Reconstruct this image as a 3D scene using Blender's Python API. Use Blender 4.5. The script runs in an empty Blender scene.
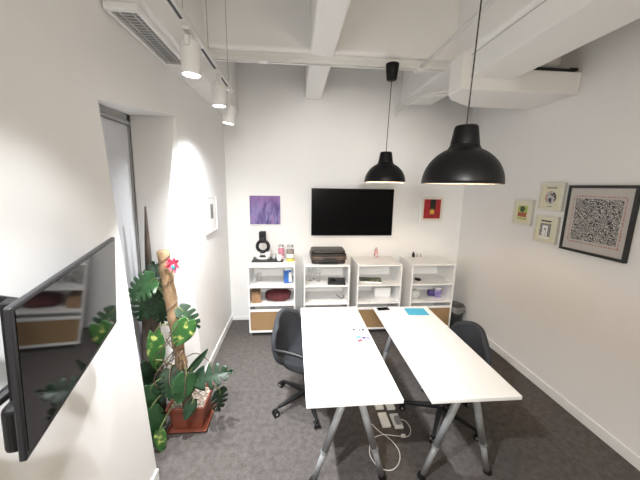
import bpy, bmesh, math, random
from mathutils import Vector, Matrix
random.seed(7)
PI = math.pi
scene = bpy.context.scene
COL = scene.collection

# ------------------------------------------------------------------ materials
def mat(name, col, rough=0.5, metal=0.0, var=0.0, scale=20.0, bump=0.0, bscale=None, spec=0.5, alpha=None, trans=0.0, coat=0.0):
    m = bpy.data.materials.new(name); m.use_nodes = True
    nt = m.node_tree; b = nt.nodes['Principled BSDF']
    b.inputs['Roughness'].default_value = rough
    b.inputs['Metallic'].default_value = metal
    b.inputs['Specular IOR Level'].default_value = spec
    b.inputs['Base Color'].default_value = (*col, 1)
    if trans: b.inputs['Transmission Weight'].default_value = trans
    if coat: b.inputs['Coat Weight'].default_value = coat
    if alpha is not None: b.inputs['Alpha'].default_value = alpha
    tc = nt.nodes.new('ShaderNodeTexCoord')
    n = nt.nodes.new('ShaderNodeTexNoise'); n.inputs['Scale'].default_value = scale; n.inputs['Detail'].default_value = 5
    nt.links.new(tc.outputs['Object'], n.inputs['Vector'])
    r = nt.nodes.new('ShaderNodeValToRGB')
    r.color_ramp.elements[0].position = 0.3; r.color_ramp.elements[1].position = 0.7
    r.color_ramp.elements[0].color = (*[max(0, c * (1 - var)) for c in col], 1)
    r.color_ramp.elements[1].color = (*[min(1, c * (1 + var)) for c in col], 1)
    nt.links.new(n.outputs['Fac'], r.inputs['Fac']); nt.links.new(r.outputs['Color'], b.inputs['Base Color'])
    if bump:
        n2 = nt.nodes.new('ShaderNodeTexNoise'); n2.inputs['Scale'].default_value = bscale or scale * 4; n2.inputs['Detail'].default_value = 3
        nt.links.new(tc.outputs['Object'], n2.inputs['Vector'])
        bp = nt.nodes.new('ShaderNodeBump'); bp.inputs['Strength'].default_value = bump; bp.inputs['Distance'].default_value = 0.01
        nt.links.new(n2.outputs['Fac'], bp.inputs['Height']); nt.links.new(bp.outputs['Normal'], b.inputs['Normal'])
    return m

def emit_mat(name, col, strength):
    m = bpy.data.materials.new(name); m.use_nodes = True
    nt = m.node_tree; b = nt.nodes['Principled BSDF']
    b.inputs['Base Color'].default_value = (*col, 1)
    b.inputs['Emission Color'].default_value = (*col, 1); b.inputs['Emission Strength'].default_value = strength
    return m

def ramp_mat(name, stops, kind='noise', scale=10.0, rough=0.6, vscale=(1, 1, 1), detail=4, distort=0.0, const=False):
    m = bpy.data.materials.new(name); m.use_nodes = True
    nt = m.node_tree; b = nt.nodes['Principled BSDF']; b.inputs['Roughness'].default_value = rough
    tc = nt.nodes.new('ShaderNodeTexCoord'); mp = nt.nodes.new('ShaderNodeMapping'); mp.inputs['Scale'].default_value = vscale
    nt.links.new(tc.outputs['Object'], mp.inputs['Vector'])
    if kind == 'noise':
        t = nt.nodes.new('ShaderNodeTexNoise'); t.inputs['Detail'].default_value = detail; t.inputs['Distortion'].default_value = distort
    elif kind == 'wave':
        t = nt.nodes.new('ShaderNodeTexWave'); t.inputs['Distortion'].default_value = distort; t.inputs['Detail'].default_value = detail
    t.inputs['Scale'].default_value = scale
    nt.links.new(mp.outputs['Vector'], t.inputs['Vector'])
    r = nt.nodes.new('ShaderNodeValToRGB'); cr = r.color_ramp
    if const: cr.interpolation = 'CONSTANT'
    while len(cr.elements) < len(stops): cr.elements.new(0.5)
    for e, (p, c) in zip(cr.elements, stops): e.position = p; e.color = (*c, 1)
    nt.links.new(t.outputs['Fac'], r.inputs['Fac']); nt.links.new(r.outputs['Color'], b.inputs['Base Color'])
    return m

def doodle_mat():
    m = bpy.data.materials.new('black_squiggle_print'); m.use_nodes = True
    nt = m.node_tree; b = nt.nodes['Principled BSDF']; b.inputs['Roughness'].default_value = 0.5
    tc = nt.nodes.new('ShaderNodeTexCoord')
    n = nt.nodes.new('ShaderNodeTexNoise'); n.inputs['Scale'].default_value = 24; n.inputs['Detail'].default_value = 1.5
    nt.links.new(tc.outputs['Object'], n.inputs['Vector'])
    mu = nt.nodes.new('ShaderNodeMath'); mu.operation = 'MULTIPLY'; mu.inputs[1].default_value = 62
    sn = nt.nodes.new('ShaderNodeMath'); sn.operation = 'SINE'
    nt.links.new(n.outputs['Fac'], mu.inputs[0]); nt.links.new(mu.outputs[0], sn.inputs[0])
    r = nt.nodes.new('ShaderNodeValToRGB'); r.color_ramp.elements[0].position = 0.0; r.color_ramp.elements[1].position = 0.35
    r.color_ramp.elements[0].color = (0.03, 0.03, 0.035, 1); r.color_ramp.elements[1].color = (0.50, 0.48, 0.46, 1)
    nt.links.new(sn.outputs[0], r.inputs['Fac']); nt.links.new(r.outputs['Color'], b.inputs['Base Color'])
    return m

M = {}
M['wall'] = mat('white_plaster', (0.83, 0.825, 0.815), 0.75, var=0.012, scale=3, bump=0.05, bscale=60, spec=0.25)
M['ceil'] = mat('white_ceiling_paint', (0.86, 0.855, 0.84), 0.8, var=0.012, scale=3, spec=0.2)
M['trim'] = mat('white_gloss_paint', (0.84, 0.84, 0.83), 0.4, var=0.01)
M['blind'] = mat('pale_grey_blind_cloth', (0.62, 0.635, 0.675), 0.8, var=0.02, scale=40)
M['darkgap'] = mat('mid_grey', (0.42, 0.42, 0.43), 0.6)
M['glass_win'] = mat('window_pane', (0.35, 0.38, 0.42), 0.1)
M['white'] = mat('white_laminate', (0.86, 0.855, 0.845), 0.35, var=0.008, scale=8)
M['table'] = mat('white_tabletop', (0.80, 0.797, 0.79), 0.3, var=0.006, scale=6)
M['steel'] = mat('grey_leg_metal', (0.30, 0.31, 0.32), 0.42, 0.15, var=0.04, scale=30)
M['blackp'] = mat('black_plastic', (0.009, 0.009, 0.010), 0.4, var=0.1, spec=0.35)
M['blackm'] = mat('black_shade_paint', (0.0035, 0.0035, 0.004), 0.38, var=0.1, spec=0.2)
M['screen'] = mat('glossy_black_screen', (0.0025, 0.0025, 0.003), 0.22, spec=0.08)
M['screen2'] = mat('glossy_dark_screen', (0.010, 0.010, 0.011), 0.05, spec=0.6)
M['bezel'] = mat('grey_black_bezel', (0.022, 0.022, 0.025), 0.3)
M['fabric'] = mat('charcoal_fabric', (0.034, 0.036, 0.041), 0.95, var=0.25, scale=220, bump=0.3, bscale=400, spec=0.15)
M['seatfab'] = mat('dark_seat_fabric', (0.026, 0.027, 0.030), 0.95, var=0.25, scale=220, bump=0.3, bscale=400, spec=0.15)
M['wheel'] = mat('grey_caster_tread', (0.25, 0.25, 0.25), 0.5)
M['oak'] = ramp_mat('oak_front', [(0.3, (0.27, 0.165, 0.078)), (0.7, (0.36, 0.235, 0.12))], 'noise', 6, 0.5, (1.5, 1.5, 22), 3)
M['terra'] = mat('terracotta_plastic', (0.235, 0.066, 0.038), 0.5, var=0.08, scale=12)
M['soil'] = ramp_mat('soil_with_chips', [(0.3, (0.05, 0.035, 0.025)), (0.5, (0.22, 0.17, 0.13)), (0.62, (0.55, 0.5, 0.44))], 'noise', 55, 0.9)
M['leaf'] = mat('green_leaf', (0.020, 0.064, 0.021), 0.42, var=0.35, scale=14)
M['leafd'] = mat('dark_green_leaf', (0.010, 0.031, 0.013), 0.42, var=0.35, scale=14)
M['leafv'] = ramp_mat('variegated_leaf', [(0.35, (0.03, 0.11, 0.03)), (0.56, (0.05, 0.15, 0.035)), (0.66, (0.50, 0.56, 0.16))], 'noise', 16, 0.35)
M['leafw'] = ramp_mat('white_flecked_leaf', [(0.4, (0.03, 0.095, 0.03)), (0.60, (0.05, 0.14, 0.05)), (0.70, (0.62, 0.68, 0.6))], 'noise', 14, 0.35)
M['stem'] = mat('plant_stem', (0.12, 0.14, 0.05), 0.6, var=0.3)
M['root'] = mat('brown_aerial_root', (0.12, 0.085, 0.06), 0.8, var=0.3)
M['coir'] = ramp_mat('tan_coir', [(0.3, (0.15, 0.092, 0.048)), (0.7, (0.34, 0.225, 0.125))], 'noise', 22, 0.9, (1, 1, 0.5))
M['bark'] = ramp_mat('dark_brown_bark', [(0.3, (0.04, 0.03, 0.024)), (0.7, (0.12, 0.09, 0.072))], 'noise', 30, 0.9, (1, 1, 0.2))
M['pink'] = mat('pink_petal', (0.55, 0.05, 0.10), 0.5, var=0.3, scale=60)
M['teal'] = mat('teal_foil', (0.05, 0.30, 0.32), 0.4)
M['paper'] = mat('white_paper', (0.86, 0.86, 0.85), 0.7)
M['bluep'] = mat('teal_blue_paper', (0.055, 0.37, 0.56), 0.7, var=0.05)
M['navy'] = mat('blue_print', (0.04, 0.14, 0.45), 0.4, var=0.3, scale=30)
M['maroon'] = mat('maroon_cloth', (0.10, 0.018, 0.022), 0.8, var=0.3, scale=25, bump=0.4, bscale=40)
M['kraft'] = mat('brown_card', (0.34, 0.20, 0.11), 0.7, var=0.2, scale=15)
M['glass'] = mat('clear_glass', (0.75, 0.77, 0.77), 0.05, alpha=0.20)
M['pinkfill'] = mat('pink_sweets', (0.65, 0.14, 0.22), 0.5, var=0.3, scale=60)
M['brownfill'] = mat('coffee_brown', (0.12, 0.06, 0.035), 0.5, var=0.3, scale=60)
M['yellow'] = mat('yellow_lid', (0.70, 0.58, 0.10), 0.4)
M['chrome'] = mat('silver_metal', (0.7, 0.7, 0.7), 0.25, 0.9)
M['ceramic'] = mat('white_ceramic', (0.85, 0.85, 0.84), 0.25)
M['printer'] = mat('dark_brown_printer', (0.020, 0.016, 0.014), 0.35, var=0.1)
M['printerb'] = mat('brown_printer_band', (0.085, 0.055, 0.04), 0.35, var=0.2, scale=8)
M['folder'] = mat('black_folder', (0.012, 0.012, 0.014), 0.35)
M['greenmag'] = ramp_mat('dark_green_cover', [(0.3, (0.02, 0.03, 0.015)), (0.55, (0.09, 0.12, 0.05)), (0.7, (0.3, 0.3, 0.2))], 'noise', 14, 0.4)
M['redwhite'] = ramp_mat('red_white_label', [(0.45, (0.75, 0.72, 0.7)), (0.55, (0.6, 0.10, 0.09))], 'noise', 28, 0.4, (1, 1, 1.6))
M['purplecan'] = ramp_mat('purple_label', [(0.4, (0.18, 0.13, 0.36)), (0.6, (0.42, 0.38, 0.62))], 'noise', 18, 0.4)
M['plasticbag'] = mat('crumpled_white_plastic', (0.75, 0.75, 0.74), 0.35, bump=0.8, bscale=50, alpha=0.75)
M['binmesh'] = mat('dark_wire_mesh', (0.07, 0.07, 0.07), 0.5, 0.5, alpha=0.85)
M['binbag'] = mat('grey_bin_liner', (0.15, 0.145, 0.14), 0.3, bump=0.6, bscale=40)
M['mint'] = mat('cream_frame', (0.72, 0.70, 0.62), 0.5)
M['whiteframe'] = mat('white_picture_frame', (0.82, 0.82, 0.81), 0.4)
M['blackframe'] = mat('black_picture_frame', (0.012, 0.012, 0.012), 0.35)
M['mattegrey'] = mat('warm_grey_art_paper', (0.50, 0.475, 0.45), 0.7)
M['redmark'] = mat('red_brown_ink', (0.42, 0.22, 0.19), 0.7)
M['doodle'] = doodle_mat()
M['lav0'] = ramp_mat('lavender_painting', [(0.30, (0.055, 0.035, 0.14)), (0.45, (0.135, 0.10, 0.28)), (0.58, (0.24, 0.19, 0.41)), (0.72, (0.28, 0.13, 0.30))], 'noise', 7, 0.6, (2.2, 1, 0.7), 6, 0.4)
def lav():
    m = M['lav0']; nt = m.node_tree; b = nt.nodes['Principled BSDF']
    src = b.inputs['Base Color'].links[0].from_socket
    tc = nt.nodes.new('ShaderNodeTexCoord'); sp = nt.nodes.new('ShaderNodeSeparateXYZ'); nt.links.new(tc.outputs['Generated'], sp.inputs[0])
    def mixin(src, fac, col):
        mx = nt.nodes.new('ShaderNodeMix'); mx.data_type = 'RGBA'; nt.links.new(fac, mx.inputs[0]); nt.links.new(src, mx.inputs[6]); mx.inputs[7].default_value = (*col, 1); return mx.outputs[2]
    def math2(op, a, v):
        q = nt.nodes.new('ShaderNodeMath'); q.operation = op; q.use_clamp = True
        for k, x in enumerate((a, v)):
            if isinstance(x, (int, float)): q.inputs[k].default_value = x
            else: nt.links.new(x, q.inputs[k])
        return q.outputs[0]
    top = math2('MULTIPLY', math2('SUBTRACT', sp.outputs['Z'], .55), 1.6)
    s1 = mixin(src, top, (.24, .10, .28))
    n = nt.nodes.new('ShaderNodeTexNoise'); n.inputs['Scale'].default_value = 38; mp = nt.nodes.new('ShaderNodeMapping'); mp.inputs['Scale'].default_value = (1, 1, .3)
    nt.links.new(tc.outputs['Object'], mp.inputs[0]); nt.links.new(mp.outputs[0], n.inputs['Vector'])
    spot = math2('MULTIPLY', math2('SUBTRACT', n.outputs['Fac'], .50), 7.0)
    low = math2('MULTIPLY', math2('SUBTRACT', .75, sp.outputs['Z']), 1.7); rgt = math2('MULTIPLY', math2('SUBTRACT', sp.outputs['X'], .2), 1.8)
    s2 = mixin(s1, math2('MULTIPLY', math2('MULTIPLY', spot, low), rgt), (.022, .02, .085))
    nt.links.new(s2, b.inputs['Base Color']); return m
M['lav'] = lav()
M['lavdark'] = mat('dark_violet_paint', (0.075, 0.055, 0.19), 0.6, var=0.4, scale=30)
M['lavpink'] = mat('magenta_paint', (0.42, 0.18, 0.42), 0.6, var=0.3, scale=20)
M['crimson'] = mat('crimson_paint', (0.36, 0.012, 0.018), 0.5, var=0.2, scale=12)
M['blackpaint'] = mat('black_paint', (0.015, 0.012, 0.012), 0.5)
M['gold'] = mat('yellow_ochre_paint', (0.72, 0.42, 0.06), 0.5, var=0.2)
M['green'] = mat('yellow_green_print', (0.42, 0.48, 0.12), 0.6, var=0.35, scale=40)
M['redbrown'] = mat('red_brown_print', (0.36, 0.10, 0.05), 0.6, var=0.4, scale=40)
M['cream'] = mat('cream_paper', (0.70, 0.68, 0.52), 0.7, var=0.05)
M['greypr'] = mat('grey_print', (0.22, 0.22, 0.21), 0.6, var=0.4, scale=40)
M['motif'] = ramp_mat('round_motif_print', [(0.35, (0.05, 0.05, 0.06)), (0.48, (0.5, 0.5, 0.5)), (0.6, (0.5, 0.16, 0.06))], 'noise', 26, 0.6, const=True)
M['carpet'] = None
M['vent'] = mat('grey_vent_slat', (0.74, 0.74, 0.73), 0.5)
M['lit'] = emit_mat('lit_lens', (1.0, 0.97, 0.92), 9.0)
M['bulb'] = mat('opal_bulb', (0.85, 0.84, 0.80), 0.2)
M['spotw'] = mat('white_spot_housing', (0.72, 0.72, 0.71), 0.45)
M['cable'] = mat('white_cable_sheath', (0.75, 0.75, 0.73), 0.5)
M['wire'] = mat('thin_steel_wire', (0.35, 0.35, 0.35), 0.4, 0.6)
M['blackcord'] = mat('black_cord', (0.015, 0.015, 0.015), 0.6)
M['plug'] = mat('white_plug_plastic', (0.74, 0.74, 0.72), 0.45)
M['shadein'] = mat('white_shade_inside', (0.85, 0.84, 0.82), 0.6)

def carpet():
    m = bpy.data.materials.new('grey_mottled_carpet'); m.use_nodes = True
    nt = m.node_tree; b = nt.nodes['Principled BSDF']; b.inputs['Roughness'].default_value = 0.95; b.inputs['Specular IOR Level'].default_value = 0.1
    tc = nt.nodes.new('ShaderNodeTexCoord')
    n1 = nt.nodes.new('ShaderNodeTexNoise'); n1.inputs['Scale'].default_value = 22; n1.inputs['Detail'].default_value = 8; n1.inputs['Roughness'].default_value = 0.75
    n2 = nt.nodes.new('ShaderNodeTexNoise'); n2.inputs['Scale'].default_value = 160; n2.inputs['Detail'].default_value = 4
    mx = nt.nodes.new('ShaderNodeMix'); mx.inputs[0].default_value = 0.45
    r = nt.nodes.new('ShaderNodeValToRGB')
    r.color_ramp.elements[0].position = 0.36; r.color_ramp.elements[1].position = 0.64
    r.color_ramp.elements[0].color = (0.058, 0.051, 0.047, 1); r.color_ramp.elements[1].color = (0.144, 0.131, 0.126, 1)
    for n in (n1, n2): nt.links.new(tc.outputs['Object'], n.inputs['Vector'])
    nt.links.new(n1.outputs['Fac'], mx.inputs[2]); nt.links.new(n2.outputs['Fac'], mx.inputs[3])
    nt.links.new(mx.outputs[0], r.inputs['Fac']); nt.links.new(r.outputs['Color'], b.inputs['Base Color'])
    bp = nt.nodes.new('ShaderNodeBump'); bp.inputs['Strength'].default_value = 0.35; bp.inputs['Distance'].default_value = 0.01
    nt.links.new(n2.outputs['Fac'], bp.inputs['Height']); nt.links.new(bp.outputs['Normal'], b.inputs['Normal'])
    return m
M['carpet'] = carpet()

# ------------------------------------------------------------------ mesh builder
class MB:
    def __init__(s): s.bm = bmesh.new()
    def box(s, x0, x1, y0, y1, z0, z1, rot=None, at=None):
        vs = [s.bm.verts.new((x, y, z)) for x in (x0, x1) for y in (y0, y1) for z in (z0, z1)]
        if rot is not None:
            c = Vector(at) if at is not None else Vector(((x0+x1)/2, (y0+y1)/2, (z0+z1)/2))
            for v in vs: v.co = rot @ (v.co - c) + c
        for q in ((0,1,3,2),(4,6,7,5),(0,4,5,1),(2,3,7,6),(0,2,6,4),(1,5,7,3)):
            s.bm.faces.new([vs[i] for i in q])
        return s
    def hexa(s, p):      # 8 points: bottom 4 then top 4, same winding
        vs = [s.bm.verts.new(v) for v in p]
        for q in ((3,2,1,0),(4,5,6,7),(0,1,5,4),(1,2,6,5),(2,3,7,6),(3,0,4,7)): s.bm.faces.new([vs[i] for i in q])
        return s
    def prism(s, pts, z0, z1):
        a = [s.bm.verts.new((x, y, z0)) for x, y in pts]; b = [s.bm.verts.new((x, y, z1)) for x, y in pts]
        s.bm.faces.new(a[::-1]); s.bm.faces.new(b); n = len(a)
        for i in range(n): s.bm.faces.new((a[i], a[(i+1) % n], b[(i+1) % n], b[i]))
        return s
    def face(s, pts): s.bm.faces.new([s.bm.verts.new(p) for p in pts]); return s
    def tube(s, pts, r, n=12, closed=False):
        pts = [Vector(p) for p in pts]; N = len(pts)
        rs = r if isinstance(r, (list, tuple)) else [r] * N
        rings = []; up = None
        for i, p in enumerate(pts):
            if closed: t = pts[(i+1) % N] - pts[i-1]
            else: t = pts[min(i+1, N-1)] - pts[max(i-1, 0)]
            t.normalize()
            if up is None:
                up = Vector((0, 0, 1)) if abs(t.z) < 0.9 else Vector((1, 0, 0))
            up = (up - t * up.dot(t)).normalized(); w = t.cross(up)
            rings.append([s.bm.verts.new(p + (up * math.cos(2*PI*k/n) + w * math.sin(2*PI*k/n)) * rs[i]) for k in range(n)])
        for i in range(N if closed else N-1):
            A, B = rings[i], rings[(i+1) % N]
            for k in range(n): s.bm.faces.new((A[k], A[(k+1) % n], B[(k+1) % n], B[k]))
        if not closed: s.bm.faces.new(rings[0][::-1]); s.bm.faces.new(rings[-1])
        return s
    def lathe(s, prof, c=(0, 0, 0), n=32, cap0=True, cap1=True):
        rings = [[s.bm.verts.new((c[0] + r*math.cos(2*PI*k/n), c[1] + r*math.sin(2*PI*k/n), c[2] + z)) for k in range(n)] for r, z in prof]
        for A, B in zip(rings, rings[1:]):
            for k in range(n): s.bm.faces.new((A[k], A[(k+1) % n], B[(k+1) % n], B[k]))
        if cap0: s.bm.faces.new(rings[0][::-1])
        if cap1: s.bm.faces.new(rings[-1])
        return s
    def grid(s, f, nu, nv):
        g = [[s.bm.verts.new(f(i/nu, j/nv)) for j in range(nv+1)] for i in range(nu+1)]
        for i in range(nu):
            for j in range(nv): s.bm.faces.new((g[i][j], g[i+1][j], g[i+1][j+1], g[i][j+1]))
        return s
    def xf(s, m): s.bm.transform(m); return s
    def build(s, name, m, parent=None, bevel=0.0, smooth=False, solid=0.0, sub=0, seg=2, offs=0.0):
        bmesh.ops.recalc_face_normals(s.bm, faces=s.bm.faces)
        me = bpy.data.meshes.new(name); s.bm.to_mesh(me); s.bm.free()
        o = bpy.data.objects.new(name, me); COL.objects.link(o); me.materials.append(m)
        if parent is not None: o.parent = parent
        if smooth:
            for p in me.polygons: p.use_smooth = True
        if solid:
            k = o.modifiers.new('solid', 'SOLIDIFY'); k.thickness = solid; k.offset = offs
        if sub:
            k = o.modifiers.new('sub', 'SUBSURF'); k.levels = sub; k.render_levels = sub
        if bevel:
            k = o.modifiers.new('bev', 'BEVEL'); k.width = bevel; k.segments = seg; k.limit_method = 'ANGLE'; k.angle_limit = math.radians(40)
        return o

def tag(o, label, cat, group=None, kind=None):
    o['label'] = label; o['category'] = cat
    if group: o['group'] = group
    if kind: o['kind'] = kind
    return o
def thing(name, label, cat, loc=(0, 0, 0), rz=0, group=None):
    o = bpy.data.objects.new(name, None); COL.objects.link(o); o.empty_display_size = 0.1
    o.location = loc; o.rotation_euler = (0, 0, rz)
    return tag(o, label, cat, group)
def struct(o, label=None, cat=None):
    o['kind'] = 'structure'
    if label: o['label'] = label; o['category'] = cat
    return o
def copy_tree(o, parent=None):
    c = o.copy(); COL.objects.link(c)
    if parent is not None: c.parent = parent
    for ch in list(o.children): copy_tree(ch, c)
    return c
def RX(a): return Matrix.Rotation(a, 4, 'X')
def RY(a): return Matrix.Rotation(a, 4, 'Y')
def RZ(a): return Matrix.Rotation(a, 4, 'Z')
def T(x, y, z): return Matrix.Translation((x, y, z))

# ------------------------------------------------------------------ the room
XL, XR, YB, YF, ZC = -0.948, 2.517, 4.165, -1.6, 3.75
XN = -1.27
def S(name, mb, m, label, cat, **k): return struct(mb.build(name, m, **k), label, cat)
S('floor', MB().box(-1.6, 2.7, YF-0.1, 4.35, -0.1, 0.0), M['carpet'], 'dark grey mottled carpet floor', 'floor')
S('ceiling', MB().box(-1.6, 2.7, YF-0.1, 4.35, ZC, ZC+0.1), M['ceil'], 'white painted ceiling above the beams', 'ceiling')
S('wall_back', MB().box(-1.6, 2.7, YB, YB+0.15, 0, ZC), M['wall'], 'white back wall behind the four shelf units', 'wall')
S('wall_right', MB().box(XR, XR+0.15, YF, YB, 0, ZC), M['wall'], 'white right wall with framed prints', 'wall')
S('wall_front', MB().box(-1.6, 2.7, YF-0.1, YF, 0, ZC), M['wall'], 'white wall behind the viewer', 'wall')
# left wall with a splayed window recess
w = MB(); bm = w.bm
N0, N1, F1, F0 = (XL, 1.750, 0), (XL, 1.585, 2.41), (XL, 2.53, 2.545), (XL, 2.78, 0)
n0, n1, f1, f0 = (XN, 1.70, 0), (XN, 1.66, 2.50), (XN, 2.49, 2.53), (XN, 2.36, 0)
ZU = 2.56; XU = -0.955
w.face([(XL, YF, 0), N0, N1, (XL, 1.585, ZU), (XL, YF, ZU)])
w.face([N1, F1, (XL, 2.53, ZU), (XL, 1.585, ZU)])
w.face([F0, (XL, YB, 0), (XL, YB, ZU), (XL, 2.53, ZU), F1])
w.face([(XL, YF, ZU), (XL, YB, ZU), (XU, YB, 2.9), (XU, YF, 2.9)])
w.face([(XU, YF, 2.9), (XU, YB, 2.9), (XU, YB, ZC), (XU, YF, ZC)])
w.face([N0, n0, n1, N1]); w.face([N1, n1, f1, F1]); w.face([F1, f1, f0, F0])
w.face([(XN-0.12, YF, 0), (XN-0.12, YF, ZC), (XN-0.12, YB, ZC), (XN-0.12, YB, 0)])
bmesh.ops.remove_doubles(bm, verts=bm.verts, dist=1e-4)
S('wall_left', w, M['wall'], 'white left wall with deep splayed window recess', 'wall')
# window behind the blind
win = struct(MB().box(XN-0.10, XN-0.03, 1.62, 2.50, 0.0, 2.55).build('window_1', M['trim']), 'tall window in the left recess behind grey blind', 'window')
b = thing('roller_blind', 'pale grey roller blind covering the window in the left recess', 'blind', (XN, 2.05, 0.02))
bl = MB(); bl.hexa([(-.022,-.36,0.0),(-.010,-.36,0.0),(-.010,.29,0.0),(-.022,.29,0.0),(-.022,-.38,2.42),(-.010,-.38,2.42),(-.010,.405,2.42),(-.022,.405,2.42)])
bl.build('blind_cloth', M['blind'], b)
MB().box(-.028, .0, -.395, .43, 2.432, 2.462).build('head_strip', M['darkgap'], b, bevel=.004)  # darker grey strip along the top of the cloth
MB().hexa([(-.026,.303,0.0),(-.004,.303,0.0),(-.004,.312,0.0),(-.026,.312,0.0),(-.026,.417,2.43),(-.004,.417,2.43),(-.004,.428,2.43),(-.026,.428,2.43)]).build('edge_gap_shade', M['darkgap'], b)  # grey strip colours in the shaded gap beside the cloth

# skirting
hb = 0.095
S('baseboard_left', MB().box(XL, XL+0.014, YF, 1.742, 0, hb), M['trim'], 'white skirting under the wall screen on the left', 'baseboard', bevel=.004)
S('baseboard_left', MB().box(XL, XL+0.014, 2.785, YB, 0, hb), M['trim'], 'white skirting along the left wall past the plant', 'baseboard', bevel=.004)
S('baseboard_right', MB().box(XR-0.014, XR, YF, YB, 0, hb), M['trim'], 'white skirting along the right wall', 'baseboard', bevel=.004)
S('baseboard_back', MB().box(XL, XR, YB-0.012, YB, 0, 0.05), M['trim'], 'low white skirting along the back wall', 'baseboard', bevel=.003)

# ceiling beams and bulkheads
def beam(x0, x1, y0, y1, z0, label, n, bev=.03):
    S('trim_%d' % n, MB().box(x0, x1, y0, y1, z0, ZC), M['ceil'], label, 'beam', bevel=bev, seg=4)
beam(0.14, 0.36, YF, YB, 3.15, 'white ceiling beam running towards the back wall above the screen', 1)
beam(1.455, 1.90, YF, YB, 3.13, 'white ceiling beam just above the boxed air duct', 2)
beam(XU, XR, 2.78, 3.02, 3.16, 'white cross beam behind the ceiling conduit', 3)
S('trim_4', MB().box(XL-0.02, -0.75, YF, YB, 2.90, ZC), M['ceil'], 'white bulkhead along the top of the left wall', 'bulkhead', bevel=.008)

# air vent in the bulkhead
v = thing('air_vent', 'long slatted air vent under the bulkhead at top left', 'vent', (-0.866, 2.07, 2.90))
fr = MB()
for a in ((-.083, .083, -.36, -.33), (-.083, .083, .33, .36), (-.083, -.063, -.33, .33), (.063, .083, -.33, .33)): fr.box(*a, -.034, 0.0)
fr.build('frame', M['trim'], v, bevel=.003)
MB().box(-.063, .063, -.33, .33, -.004, 0.0).build('backing', M['darkgap'], v); sl = MB()
for i in range(22):
    y = -.32 + i * .64 / 21
    sl.box(-.063, .063, y-.0085, y+.0085, -.0235, -.0215, rot=Matrix.Rotation(math.radians(20), 3, 'X'))
for x in (-.03, .03): sl.box(x-.002, x+.002, -.33, .33, -.0245, -.0205)
sl.build('slats', M['vent'], v)

# boxed air duct on the right
d = thing('air_duct', 'white boxed air duct hanging along the ceiling on the right', 'duct', (1.68, 1.5, 2.94))
MB().box(1.485-1.68, 1.885-1.68, YF-1.5, 2.56-1.5, 0.0, 0.205).build('trunk', M['ceil'], d, bevel=.006)
el = MB().prism([(1.415, 2.552), (1.415, 2.76), (1.50, 2.88), (1.82, 3.09), (1.95, 3.09), (1.95, 2.552)], 2.845, 3.145)
el.xf(T(-1.68, -1.5, -2.94)).build('elbow_box', M['ceil'], d, bevel=.012, seg=3)
MB().box(1.94, 2.515, 2.5525, 3.0895, 2.8455, 3.025).xf(T(-1.68, -1.5, -2.94)).build('branch_box', M['ceil'], d, bevel=.008, seg=3)
MB().box(1.482-1.68, 1.4865-1.68, YF-1.5, 2.556-1.5, .17, .176).build('joint_strip', M['darkgap'], d)
MB().box(1.95-1.68, 2.46-1.68, 2.5515-1.5, 2.60-1.5, 0.095, 0.107).build('gap_shade', M['blackp'], d)  # black strips colour in the shade of the open gap above the branch
MB().box(2.40-1.68, 2.47-1.68, 2.551-1.5, 2.60-1.5, 0.095, 0.116).build('gap_shade', M['blackp'], d)
# ceiling conduit that carries the far pendant
c = thing('ceiling_conduit', 'white cable conduit running across the room under the beams', 'conduit', (0.3, 2.85, 3.11))
cb = MB(); cb.box(-1.05, 1.11, -.032, .032, 0.012, .05); cb.box(-1.05, 1.11, -.032, -.014, -.022, .012); cb.box(-1.05, 1.11, .012, .032, -.022, .012)
cb.build('trunking', M['cable'], c, bevel=.004)
MB().box(.82, .90, -.045, .04, -.04, .05).build('junction_box', M['cable'], c, bevel=.008)
MB().box(-.62, -.54, -.036, .036, -.026, .05).build('coupling', M['cable'], c, bevel=.006)
c2 = tag(MB().tube([(1.165, YF, 3.11), (1.165, 2.815, 3.10)], .014, 10).build('cable_pipe', M['cable'], smooth=True), 'straight white cable pipe running along the ceiling to the junction box', 'pipe')
def smoothpath(P, n=8):
    P = [Vector(p) for p in P]; out = []
    for i in range(len(P)-1):
        p0, p1, p2, p3 = P[max(i-1, 0)], P[i], P[i+1], P[min(i+2, len(P)-1)]
        for k in range(n):
            t = k/n
            out.append(0.5*((2*p1) + (p2-p0)*t + (2*p0-5*p1+4*p2-p3)*t*t + (3*p1-p0-3*p2+p3)*t**3))
    out.append(P[-1]); return out
for k, lab in ((0, 'upper of two white cables bending down beside the duct end'), (1, 'lower of two white cables bending down beside the duct end')):
    dx = .035 * k
    tag(MB().tube(smoothpath([(1.62, 3.11, 3.01-dx), (1.52, 3.32, 3.05-dx), (1.44+dx, 3.75, 3.10-dx*1.3), (1.39+dx, 4.05, 3.08-dx), (1.385+dx, 4.14, 3.03), (1.385+dx, 4.15, 2.97)]), .011, 8).build('bent_cable', M['cable'], smooth=True), lab, 'cable', 'white cables at the duct end')

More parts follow.
